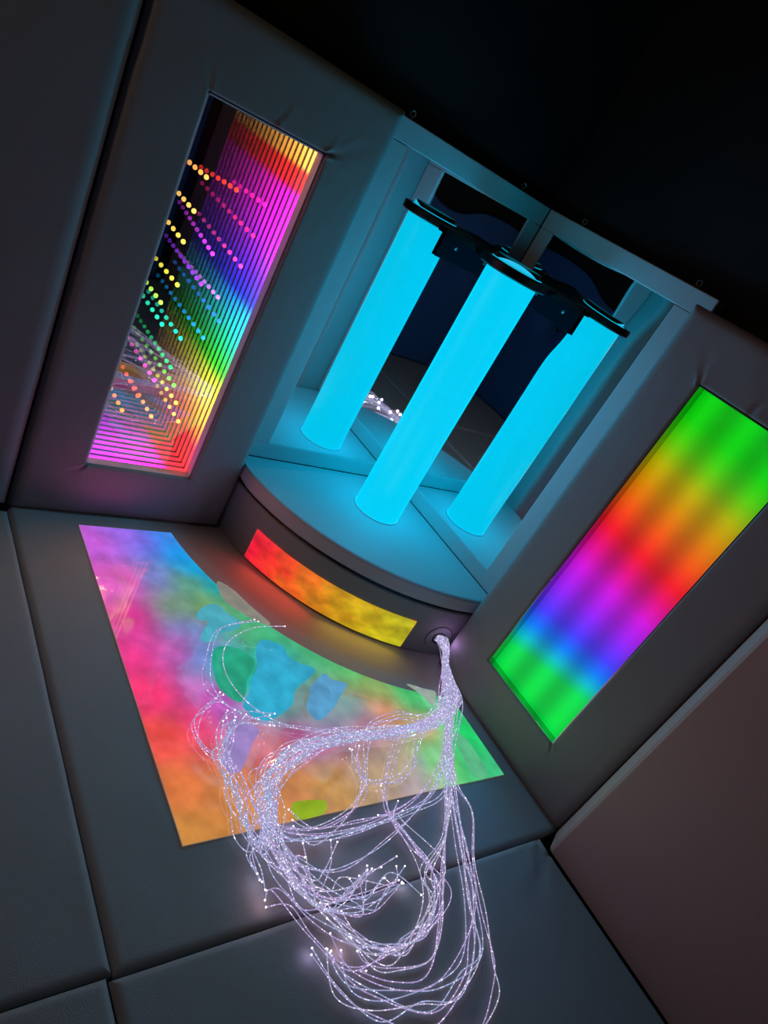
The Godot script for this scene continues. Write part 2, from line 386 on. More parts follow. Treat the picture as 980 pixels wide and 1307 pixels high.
# ---------------------------------------------------------------- upholstered pad with an optional window
# local axes: u along the wall, v up, n out of the face; puckers are [u, v, angle, length, height]
func pad_shape(at: Vector3, U: Vector3, V: Vector3, N: Vector3, size: Vector2, hole: Rect2, puckers: Array, back: float, edge := 0.022, reveal := 0.05) -> Shape:
	var s := Shape.new()
	var wob := FastNoiseLite.new()
	wob.seed = 7 + int(at.x * 100.0) + int(at.z * 37.0)
	wob.frequency = 1.6
	var cuts_u := [0.0, size.x]
	var cuts_v := [0.0, size.y]
	if hole.has_area():
		cuts_u = [0.0, hole.position.x, hole.end.x, size.x]
		cuts_v = [0.0, hole.position.y, hole.end.y, size.y]
	var us := spaced(cuts_u)
	var vs := spaced(cuts_v)
	var height := func(q: Vector2) -> float:
		var de := minf(minf(q.x, size.x - q.x), minf(q.y, size.y - q.y))
		var h := 0.0
		if de < edge:
			var t := 1.0 - de / edge
			h -= edge * 0.75 * (1.0 - sqrt(maxf(0.0, 1.0 - t * t)))
		if hole.has_area():
			var dx := maxf(maxf(hole.position.x - q.x, q.x - hole.end.x), 0.0)
			var dy := maxf(maxf(hole.position.y - q.y, q.y - hole.end.y), 0.0)
			var dh := Vector2(dx, dy).length()
			if dh < 0.008:
				var t2 := 1.0 - dh / 0.008
				h -= 0.005 * (1.0 - sqrt(maxf(0.0, 1.0 - t2 * t2)))
		h += 0.0022 * wob.get_noise_2d(q.x * 2.0, q.y * 2.0)
		for k in puckers:
			var rel := q - Vector2(k[0], k[1])
			var dir := Vector2(cos(k[2]), sin(k[2]))
			var along := rel.dot(dir)
			var across := rel.dot(Vector2(-dir.y, dir.x))
			if along > -0.01 and along < k[3]:
				var w := 0.004 + 0.10 * maxf(along, 0.0)
				var fade := 0.55 * (1.0 - clampf(along / k[3], 0.0, 1.0))
				h -= k[4] * fade * exp(-across * across / (w * w))
				h += 0.6 * k[4] * fade * exp(-pow(absf(across) - 2.2 * w, 2.0) / (w * w))
		return h
	var put := func(q: Vector2, h: float) -> Vector3:
		return at + U * q.x + V * q.y + N * h
	var rows := []
	for v in vs:
		var row := []
		for u in us:
			var q := Vector2(u, v)
			var e := 0.002
			var gx: float = (height.call(q + Vector2(e, 0)) - height.call(q - Vector2(e, 0))) / (2.0 * e)
			var gy: float = (height.call(q + Vector2(0, e)) - height.call(q - Vector2(0, e))) / (2.0 * e)
			gx = clampf(gx, -2.0, 2.0)
			gy = clampf(gy, -2.0, 2.0)
			row.append(s.p(put.call(q, height.call(q)), N - U * gx - V * gy, q))
		rows.append(row)
	for r in vs.size() - 1:
		for c in us.size() - 1:
			var mid := Vector2((us[c] + us[c + 1]) / 2.0, (vs[r] + vs[r + 1]) / 2.0)
			if not hole.has_point(mid):
				s.quad(rows[r][c], rows[r][c + 1], rows[r + 1][c + 1], rows[r + 1][c])
	# skirts: the outer sides and the sides of the window
	for r in vs.size() - 1:
		for e in [[0.0, -1.0], [size.x, 1.0]]:
			var a := Vector2(e[0], vs[r])
			var b := Vector2(e[0], vs[r + 1])
			s.flat([put.call(a, height.call(a)), put.call(b, height.call(b)), put.call(b, -back), put.call(a, -back)], U * e[1])
	for c in us.size() - 1:
		for e in [[0.0, -1.0], [size.y, 1.0]]:
			var a := Vector2(us[c], e[0])
			var b := Vector2(us[c + 1], e[0])
			s.flat([put.call(a, height.call(a)), put.call(b, height.call(b)), put.call(b, -back), put.call(a, -back)], V * e[1])
	if hole.has_area():
		for r in vs.size() - 1:
			if vs[r] >= hole.position.y - 1e-5 and vs[r + 1] <= hole.end.y + 1e-5:
				for e in [[hole.position.x, 1.0], [hole.end.x, -1.0]]:
					var a := Vector2(e[0], vs[r])
					var b := Vector2(e[0], vs[r + 1])
					s.flat([put.call(a, height.call(a)), put.call(b, height.call(b)), put.call(b, -reveal), put.call(a, -reveal)], U * e[1])
		for c in us.size() - 1:
			if us[c] >= hole.position.x - 1e-5 and us[c + 1] <= hole.end.x + 1e-5:
				for e in [[hole.position.y, 1.0], [hole.end.y, -1.0]]:
					var a := Vector2(us[c], e[0])
					var b := Vector2(us[c + 1], e[0])
					s.flat([put.call(a, height.call(a)), put.call(b, height.call(b)), put.call(b, -reveal), put.call(a, -reveal)], V * e[1])
	else:
		s.flat([put.call(Vector2.ZERO, -back), put.call(Vector2(size.x, 0), -back), put.call(size, -back), put.call(Vector2(0, size.y), -back)], -N)
	return s

func spaced(cuts: Array) -> Array:   # cut points with finer steps beside every cut
	var out := []
	for k in cuts.size() - 1:
		var a: float = cuts[k]
		var b: float = cuts[k + 1]
		var marks := [0.0, 0.0015, 0.004, 0.008, 0.0125, 0.018, 0.025]
		var seg := []
		if b - a < 0.06:
			for j in 9:
				seg.append(lerpf(a, b, j / 9.0))
		else:
			for m in marks:
				seg.append(a + m)
			var inner := b - a - 0.05
			var steps := maxi(1, int(inner / 0.014))
			for j in range(1, steps):
				seg.append(a + 0.025 + inner * j / steps)
			for j in range(marks.size() - 1, 0, -1):
				seg.append(b - marks[j])
		out.append_array(seg)
	out.append(cuts[-1])
	return out

func pad(called: String, label: String, group: String, s: Shape, m: Material, base: Vector3) -> Node3D:
	var o := part_mesh(called, s.mesh(), m, self)
	o.name = numbered(called)
	o.set_meta("label", label)
	o.set_meta("category", "floor mat" if called == "floor_mat" else "wall pad")
	o.set_meta("group", group)
	return o

# ----------------------------------------------------------------
func _ready() -> void:
	camera_and_air()
	materials()
	room()
	added_fill_lamp()
	pads()
	corner_mirrors()
	podium()
	bubble_tube()
	tube_bracket()
	infinity_mirror()
	rainbow_panel()
	gel_floor()
	fibre_bundle()

func camera_and_air() -> void:
	var c := Camera3D.new()
	c.name = "camera"
	c.near = 0.05
	c.far = 30.0
	var f := 887.1
	c.projection = Camera3D.PROJECTION_FRUSTUM
	c.size = 1307.0 / f * c.near
	c.frustum_offset = Vector2(17.79 / f, 34.93 / f) * c.near
	var b := Basis(Vector3(0.46129364, 0.45440515, -0.76205258), Vector3(-0.63330938, 0.77016939, 0.07588367), Vector3(0.62139151, 0.4476104, 0.64305329))
	c.transform = Transform3D(b.orthonormalized(), Vector3(2.02144, 1.41894, 2.02925))
	add_child(c)
	c.current = true
	var w := WorldEnvironment.new()
	w.name = "environment"
	var e := Environment.new()
	e.background_mode = Environment.BG_COLOR
	e.background_color = Color(0, 0, 0)
	e.tonemap_mode = Environment.TONE_MAPPER_LINEAR
	e.tonemap_exposure = 1.0
	e.sdfgi_enabled = true
	e.ssao_enabled = true
	e.ssil_enabled = true
	w.environment = e
	add_child(w)
	# the tube's glow: three lamps inside it light the podium and the mirror frames
	for k in 3:
		bulb("tube_lamp", Vector3(TUBE, 0.464 + 0.336 * k, TUBE), Color(0.0, 0.78, 1.0), [0.055, 0.11, 0.12][k], 0.06)

func materials() -> void:
	M.grain = noise_tex(0.12, 4, 3)
	M.vinyl = vinyl(Color(0.53, 0.525, 0.525))
	M.mat = vinyl(Color(0.66, 0.65, 0.645))
	M.brown = vinyl(Color(0.74, 0.65, 0.62))  # warm light on the thick right pad is put into this colour
	M.tube_lit_vinyl = vinyl(Color(0.20, 0.36, 0.56))  # blue light of the tube put into the colour of the opposite pads
	M.podium = vinyl(Color(0.66, 0.66, 0.67))
	M.black = plain(Color(0.03, 0.03, 0.032), 0.9)
	M.dark = plain(Color(0.015, 0.015, 0.016), 0.35)
	M.mirror = plain(Color(0.93, 0.95, 0.95), 0.015, 1.0)
	M.flange = plain(Color(0.02, 0.04, 0.07), 0.7)
	M.flange.metallic_specular = 0.1
	M.steel = plain(Color(0.7, 0.7, 0.72), 0.3, 1.0)

func room() -> void:
	var lo := -0.16
	var far := 2.85
	var top := 2.6
	var s := Shape.new()
	s.box(Vector3(lo, -0.2, lo), Vector3(far + 0.1, -0.12, far + 0.1))
	structure("floor", s, M.black)
	s = Shape.new()
	s.box(Vector3(lo, top, lo), Vector3(far + 0.1, top + 0.1, far + 0.1))
	structure("ceiling", s, M.black)
	s = Shape.new()   # left wall with the opening of the infinity mirror
	s.box(Vector3(lo, -0.12, lo), Vector3(lo + 0.1, top, 0.93))
	s.box(Vector3(lo, -0.12, 1.34), Vector3(lo + 0.1, top, far))
	s.box(Vector3(lo, -0.12, 0.93), Vector3(lo + 0.1, 0.17, 1.34))
	s.box(Vector3(lo, 1.35, 0.93), Vector3(lo + 0.1, top, 1.34))
	structure("wall_left", s, M.black)
	s = Shape.new()
	s.box(Vector3(lo + 0.1, -0.12, lo), Vector3(far, top, lo + 0.1))
	structure("wall_right", s, M.black)
	s = Shape.new()
	s.box(Vector3(far, -0.12, lo), Vector3(far + 0.1, top, far))
	structure("wall_front", s, M.black)
	s = Shape.new()
	s.box(Vector3(lo, -0.12, far), Vector3(far + 0.1, top, far + 0.1))
	structure("wall_back", s, M.black)

func added_fill_lamp() -> void:   # added lamp, out of view: warms the pad on the right, evens out the mats
	var t := thing("added_fill_lamp", "added warm fill light, unseen on the wall behind the camera", "fill light", Vector3(0.32, 1.79, 2.84))
	var s := Shape.new()
	s.soft_box(Vector3(0.22, 1.80, 2.80), Vector3(0.42, 2.00, 2.85), 0.01)
	part("fill_lamp_body", s, M.dark, t)
	s = Shape.new()
	s.soft_box(Vector3(0.23, 1.81, 2.792), Vector3(0.41, 1.99, 2.802), 0.004)
	part("fill_lamp_diffuser", s, glow(Color(1.0, 0.82, 0.66), 1.0), t)
	area_light("added_fill_glow", Vector3(0.32, 1.90, 2.788), Vector3(0.55, -0.12, -0.83), Vector3.UP, Vector2(0.17, 0.17), Color(1.0, 0.84, 0.70), 0.55)

func pads() -> void:
	var none := Rect2()
	# left wall: u runs towards the corner so that the normal is +x
	var w := 1.5 - 0.769
	var hole := Rect2(0.769 + w - 1.3144, 0.196, 1.3144 - 0.953, 1.322 - 0.196)
	var hx := hole.position.x
	var hy := hole.position.y
	var ex := hole.end.x
	var ey := hole.end.y
	var puck := [[hx, hy, -2.5, 0.10, 0.004], [hx, hy, -2.1, 0.07, 0.003], [ex, hy, -0.8, 0.06, 0.003], [hx, ey, 1.9, 0.08, 0.004], [ex, ey, 0.5, 0.14, 0.006], [ex, ey, 0.15, 0.12, 0.004], [ex, ey, 0.9, 0.09, 0.003], [hx + 0.19, ey, 1.4, 0.08, 0.005]]
	pad("wall_pad", "charcoal vinyl wall pad framing the infinity mirror", "padded wall panels", pad_shape(Vector3(PADL, 0.002, 1.5), Vector3(0, 0, -1), Vector3.UP, Vector3(1, 0, 0), Vector2(w, 1.516), hole, puck, 0.12, 0.03, 0.055), M.vinyl, Vector3(PADL, 0, 1.1))
	w = 1.511 - 0.797
	hole = Rect2(0.966 - 0.797, 0.187, 0.361, 1.301 - 0.187)
	hx = hole.position.x
	hy = hole.position.y
	ex = hole.end.x
	ey = hole.end.y
	puck = [[hx, hy, -2.4, 0.05, 0.002], [ex, hy, -1.0, 0.07, 0.004], [ex, hy, -0.6, 0.05, 0.003], [hx, ey, 2.0, 0.09, 0.005], [hx, ey, 1.5, 0.06, 0.003], [hx + 0.17, ey, 1.3, 0.07, 0.005], [ex, ey, 0.7, 0.1, 0.005]]
	pad("wall_pad", "charcoal vinyl wall pad framing the green and red glowing panel", "padded wall panels", pad_shape(Vector3(0.797, 0.002, PADR), Vector3(1, 0, 0), Vector3.UP, Vector3(0, 0, 1), Vector2(w, 1.471), hole, puck, 0.16, 0.03, 0.040), M.vinyl, Vector3(1.1, 0, PADR))
	# the next pad on the left wall
	pad("wall_pad", "plain dark wall pad at the left edge beside the infinity mirror pad", "padded wall panels", pad_shape(Vector3(PADL + 0.004, 0.002, 2.765), Vector3(0, 0, -1), Vector3.UP, Vector3(1, 0, 0), Vector2(1.26, 1.6), none, [], 0.12, 0.05), M.vinyl, Vector3.ZERO)
	# the next pad on the right wall: thicker, with a long bevel towards the corner
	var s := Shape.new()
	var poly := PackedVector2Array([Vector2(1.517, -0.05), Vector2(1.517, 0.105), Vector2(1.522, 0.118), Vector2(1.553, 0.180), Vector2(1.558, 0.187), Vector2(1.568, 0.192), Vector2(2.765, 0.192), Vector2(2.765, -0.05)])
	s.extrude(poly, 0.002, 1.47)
	pad("wall_pad", "thick plain wall pad with a slanted edge at the right, warm light put into its brownish colour", "padded wall panels", s, M.brown, Vector3.ZERO)
	# pads on the two walls behind the camera, seen in the mirrors
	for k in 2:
		pad("wall_pad", ["plain wall pad facing the corner, blue tube light put into its colour, seen in the right mirror", "plain wall pad facing the corner, blue tube light put into its colour, seen in the left mirror"][k], "padded wall panels", pad_shape(Vector3(0.25, 0.002, 2.77) if k == 0 else Vector3(2.77, 0.002, 0.25), Vector3(1, 0, 0) if k == 0 else Vector3(0, 0, 1), Vector3.UP, Vector3(0, 0, -1) if k == 0 else Vector3(-1, 0, 0), Vector2(2.5, 1.33), none, [], 0.07), M.tube_lit_vinyl, Vector3.ZERO)
	# floor mats
	var mats := [
		[Vector2(0.0, 0.0), Vector2(1.513, 1.498), "dark floor mat around the glowing floor panel", 0.0],
		[Vector2(0.09, 1.502), Vector2(1.508, 2.76), "dark floor mat at the left edge beside the seam", 0.006],
		[Vector2(1.518, 0.20), Vector2(2.76, 1.508), "dark floor mat in front under the fibre strand loops", 0.006, [[0.0, 1.30, -0.75, 0.30, 0.006], [0.05, 1.308, -1.1, 0.26, 0.005], [0.0, 1.22, -0.55, 0.16, 0.003]]],
		[Vector2(1.512, 1.514), Vector2(2.76, 2.76), "dark floor mat in the bottom left corner of the photo", 0.010]]
	for k in mats:
		var a: Vector2 = k[0]
		var b: Vector2 = k[1]
		pad("floor_mat", k[2], "floor mats", pad_shape(Vector3(a.x, k[3], b.y), Vector3(1, 0, 0), Vector3(0, 0, -1), Vector3.UP, b - a, none, k[4] if k.size() > 4 else [], 0.115, 0.02), M.mat, Vector3.ZERO)

func corner_mirrors() -> void:
	for side in 2:
		var t := thing("corner_mirror", ["padded-frame wall mirror left of the corner behind the tube", "padded-frame wall mirror right of the corner behind the tube"][side], "mirror", Vector3(0, POD_Y, 0.39) if side == 0 else Vector3(0.39, POD_Y, 0), "corner mirrors")
		var reach := 0.765 if side == 0 else 0.79
		var rails := [[0.001, POD_Y + 0.001, reach, 0.357], [0.001, 1.446, reach, 1.512], [0.001, 0.357, 0.070, 1.446], [0.668, 0.357, reach, 1.446]]
		for r in rails:
			var s := Shape.new()
			var lo := Vector3(-0.05, r[1], r[0])
			var hi := Vector3(0.0, r[3], r[2])
			if side == 1:
				lo = Vector3(r[0], r[1], -0.05)
				hi = Vector3(r[2], r[3], 0.0)
			s.soft_box(lo, hi, 0.004)
			part("frame_rail", s, M.podium, t)
		# the sheet of mirror acrylic, pulled slightly out of true by its screws
		var g := Shape.new()
		var rows := []
		for j in 61:
			var row := []
			for k in 33:
				var a := lerpf(0.062, 0.676, k / 32.0)
				var y := lerpf(0.350, 1.453, j / 60.0)
				var e := 0.002
				var gx := (bow(side, a + e, y) - bow(side, a - e, y)) / (2.0 * e)
				var gy := (bow(side, a, y + e) - bow(side, a, y - e)) / (2.0 * e)
				var d := -0.006 + bow(side, a, y)
				if side == 0:
					row.append(g.p(Vector3(d, y, a), Vector3(1, -gy, -gx)))
				else:
					row.append(g.p(Vector3(a, y, d), Vector3(-gx, -gy, 1)))
			rows.append(row)
		g.grid(rows)
		part("mirror_sheet", g, M.mirror, t, "silvered acrylic sheet")
		for h in ([[0.688, 1.515], [0.153, 1.515]] if side == 0 else [[0.156, 1.515], [0.686, 1.515]]):
			var hook := Shape.new()
			var ring := PackedVector3Array()
			for k in 17:
				var an := TAU * k / 16.0
				var q := Vector3(-0.02, h[1] + 0.012 + 0.009 * sin(an), h[0] + 0.009 * cos(an))
				ring.append(q if side == 0 else Vector3(q.z, q.y, q.x))
			hook.sweep(ring, 0.0018, 6)
			part("hanging_ring", hook, M.steel, t)

func bow(side: int, a: float, y: float) -> float:
	if side == 0:
		return 0.0003 * sin((y - 0.9) * 5.0) * sin(a * 4.5)
	var near := exp(-pow((y - 1.21) / 0.075, 2.0)) * exp(-pow((a - 0.285) / 0.06, 2.0))
	return -0.006 * near + 0.0022 * exp(-pow((y - 1.42) / 0.09, 2.0)) * sin(a * 9.0) + 0.0006 * sin(y * 6.0)

func arc(r: float, deg: float) -> Vector2:
	var t := deg_to_rad(deg)
	return Vector2(clampf(POD_C + r * cos(t), 0.002, 0.795), clampf(POD_C + r * sin(t), 0.002, 0.767))

func arc_wall(s: Shape, r: float, y0: float, y1: float, d0: float, d1: float, n := 48, round_top := 0.0) -> void:
	var prof := [[r, y0], [r, y1]]
	if round_top > 0.0:
		prof = [[r, y0]]
		for k in 7:
			var t := k / 6.0 * PI / 2.0
			prof.append([r - round_top + round_top * cos(t), y1 - round_top + round_top * sin(t)])
	var rows := []
	for j in prof.size():
		var row := []
		var a: Array = prof[maxi(j - 1, 0)]
		var b: Array = prof[mini(j + 1, prof.size() - 1)]
		for k in n + 1:
			var dg := lerpf(d0, d1, float(k) / n)
			var q := arc(prof[j][0], dg)
			var out := Vector3(cos(deg_to_rad(dg)), 0, sin(deg_to_rad(dg)))
			row.append(s.p(Vector3(q.x, prof[j][1], q.y), out * (b[1] - a[1]) + Vector3.UP * (a[0] - b[0]), Vector2(float(k) / n, 1.0 - (prof[j][1] - y0) / (y1 - y0))))
		rows.append(row)
	s.grid(rows)

func podium() -> void:
	var t := thing("podium", "quarter-round padded podium in the corner carrying the blue tube", "podium", Vector3(0.35, 0, 0.35))
	var s := Shape.new()
	arc_wall(s, POD_R - 0.014, 0.003, 0.214, 0.0, 90.0, 48, 0.008)
	part("fascia", s, M.vinyl, t)
	s = Shape.new()
	arc_wall(s, POD_R - 0.040, 0.205, 0.250, 0.0, 90.0)
	part("recessed_band", s, M.vinyl, t)
	s = Shape.new()   # the padded seat with its rounded lip
	arc_wall(s, POD_R, 0.236, POD_Y, 0.0, 90.0, 48, 0.012)
	var rim := PackedVector2Array()
	for k in 49:
		var e := arc(POD_R - 0.012, 90.0 * k / 48.0)
		if rim.is_empty() or rim[-1].distance_to(e) > 0.004:
			rim.append(e)
	rim.append(Vector2(0.002, 0.002))
	var tr := Geometry2D.triangulate_polygon(rim)
	for y in [POD_Y, 0.236]:
		var idx := []
		for q in rim:
			idx.append(s.p(Vector3(q.x, y, q.y), Vector3.UP if y == POD_Y else Vector3.DOWN))
		for k in range(0, tr.size(), 3):
			s.tri(idx[tr[k]], idx[tr[k + 1]], idx[tr[k + 2]])
	part("seat_top", s, M.podium, t, "padded podium top")
	# glowing strip let into the front
	var img := Image.create(256, 64, false, Image.FORMAT_RGB8)
	var f := FastNoiseLite.new()
	f.seed = 21
	f.frequency = 0.022
	f.fractal_octaves = 4
	var stops := [[0.0, Color8(196, 190, 30)], [0.16, Color8(196, 178, 28)], [0.34, Color8(205, 160, 26)], [0.52, Color8(222, 140, 30)], [0.68, Color8(240, 100, 36)], [0.82, Color8(250, 58, 44)], [1.0, Color8(250, 30, 62)]]
	for x in 256:
		for y in 64:
			var a := f.get_noise_2d(x * 1.0, y * 1.3)
			var c := ramp(stops, clampf(x / 255.0 + 0.10 * f.get_noise_2d(x + 400.0, y), 0.0, 1.0))
			img.set_pixel(x, y, c * clampf(0.98 + 0.26 * a, 0.6, 1.15))
	s = Shape.new()
	arc_wall(s, POD_R - 0.009, 0.010, 0.138, 20.6, 70.0, 32)
	for k in 32:     # its rim
		for y in [0.010, 0.138]:
			var a0 := lerpf(20.6, 70.0, k / 32.0)
			var a1 := lerpf(20.6, 70.0, (k + 1) / 32.0)
			var q := [arc(POD_R - 0.009, a0), arc(POD_R - 0.009, a1), arc(POD_R - 0.014, a1), arc(POD_R - 0.014, a0)]
			s.flat(q.map(func(e): return Vector3(e.x, y, e.y)), Vector3.UP if y > 0.1 else Vector3.DOWN, [Vector2(k / 32.0, 0.5), Vector2(k / 32.0, 0.5), Vector2(k / 32.0, 0.5), Vector2(k / 32.0, 0.5)])
	part("light_strip_panel", s, glow_tex(ImageTexture.create_from_image(img), 0.95), t, "curved glowing strip, red to orange to yellow")
	for k in 2:
		var dg: float = [33.0, 57.0][k]
		var out := Vector3(cos(deg_to_rad(dg)), 0, sin(deg_to_rad(dg)))
		area_light("strip_lamp", Vector3(POD_C, 0.075, POD_C) + out * (POD_R - 0.004), out, Vector3.UP, Vector2(0.3, 0.12), [Color8(205, 165, 28), Color8(248, 70, 44)][k], 0.03)
	# fibre outlet disc
	var dir := Vector3(cos(deg_to_rad(11.4)), 0, sin(deg_to_rad(11.4)))
	var at := Vector3(POD_C, 0.087, POD_C) + dir * (POD_R - 0.0145)
	s = Shape.new()
	s.lathe([Vector2(0.026, 0.001), Vector2(0.026, 0.004), Vector2(0.051, 0.004), Vector2(0.0535, 0.0025), Vector2(0.0535, 0.0)], at, 40, dir)
	part("outlet_disc", s, M.vinyl, t)
	s = Shape.new()
	s.lathe([Vector2(0.0, 0.0), Vector2(0.021, 0.0), Vector2(0.021, 0.007), Vector2(0.026, 0.007), Vector2(0.026, 0.0)], at, 28, dir)
	part("outlet_collar", s, M.dark, t)

func bubble_tube() -> void:
	var t := thing("bubble_tube_light", "glowing cyan bubble tube standing on the podium", "tube light", Vector3(TUBE, POD_Y, TUBE))
	var at := Vector3(TUBE, 0, TUBE)
	var s := Shape.new()
	var m := glow(Color8(0, 205, 244), 1.0, Color(0.05, 0.2, 0.25))
	for k in 3:     # one column, split in three so that each lamp inside shines out
		s = Shape.new()
		s.lathe([Vector2(TUBE_R, POD_Y + 0.004 + 0.336 * k), Vector2(TUBE_R, POD_Y + 0.004 + 0.336 * (k + 1))], at, 64)
		part("column_section", s, m, t)
	s = Shape.new()
	s.lathe([Vector2(TUBE_R, 1.304), Vector2(0.086, 1.304), Vector2(0.086, 1.318), Vector2(0.080, 1.318), Vector2(0.080, 1.303)], at, 64)
	part("tube_cap", s, M.dark, t)
	s = Shape.new()   # the lit water seen from above
	s.lathe([Vector2(0.080, 1.3045), Vector2(0.0, 1.3045)], at, 48)
	part("water_top_glow", s, glow(Color8(0, 205, 244), 8.0), t)
	s = Shape.new()   # sliver of the lit tube showing above the collar on the room side
	var low := []
	var high := []
	for k in 25:
		var an := deg_to_rad(-8.0 + 106.0 * k / 24.0)
		var out := Vector3(cos(an), 0, sin(an))
		var tall := 0.013 * sin(PI * k / 24.0) + 0.0005
		low.append(s.p(at + out * 0.0875 + Vector3(0, 1.3045, 0), out))
		high.append(s.p(at + out * 0.0875 + Vector3(0, 1.3045 + tall, 0), out))
	s.grid([low, high])
	part("tube_top_glow", s, glow(Color8(40, 195, 240), 1.0), t)
	s = Shape.new()
	s.lathe([Vector2(TUBE_R + 0.003, POD_Y + 0.001), Vector2(TUBE_R + 0.003, POD_Y + 0.004), Vector2(TUBE_R - 0.001, POD_Y + 0.004)], at, 64)
	part("base_ring", s, plain(Color(0.8, 0.85, 0.88), 0.3), t)

func tube_bracket() -> void:
	var t := thing("tube_bracket", "black corner bracket holding the top of the blue tube", "bracket", Vector3(0.1, 1.27, 0.1))
	var s := Shape.new()
	var poly := PackedVector2Array([Vector2(0.004, 0.004), Vector2(0.386, 0.004), Vector2(0.386, 0.03), Vector2(0.30, 0.09)])
	var r := 0.121
	for k in 17:
		var an := deg_to_rad(-45.0 + 180.0 * k / 16.0)
		poly.append(Vector2(TUBE + r * cos(an), TUBE + r * sin(an)))
	poly.append_array([Vector2(0.09, 0.30), Vector2(0.03, 0.386), Vector2(0.004, 0.386)])
	s.extrude(poly, 1.276, 1.296)
	part("bracket_plate", s, M.dark, t)
	s = Shape.new()
	s.lathe([Vector2(TUBE_R + 0.001, 1.272), Vector2(0.120, 1.272), Vector2(0.124, 1.276), Vector2(0.124, 1.298), Vector2(0.120, 1.302), Vector2(TUBE_R + 0.001, 1.302), Vector2(TUBE_R + 0.001, 1.272)], Vector3(TUBE, 0, TUBE), 56)
	part("collar_ring", s, M.dark, t)
	for side in 2:
		s = Shape.new()
		var lo := Vector3(0.001, 1.200, 0.05)
		var hi := Vector3(0.005, 1.276, 0.386)
		if side == 1:
			lo = Vector3(0.05, 1.200, 0.001)
			hi = Vector3(0.386, 1.276, 0.005)
		s.soft_box(lo, hi, 0.0018)
		var fl := part("wall_flange", s, M.flange, t)
		for a in [0.16, 0.313]:
			var q := Shape.new()
			var ax := Vector3(1, 0, 0) if side == 0 else Vector3(0, 0, 1)
			var c := Vector3(0.005, 1.249, a) if side == 0 else Vector3(a, 1.249, 0.005)
			q.lathe([Vector2(0.0065, 0.0), Vector2(0.0055, 0.002), Vector2(0.0, 0.0028)], c, 16, ax)
			part("screw", q, M.steel, fl)

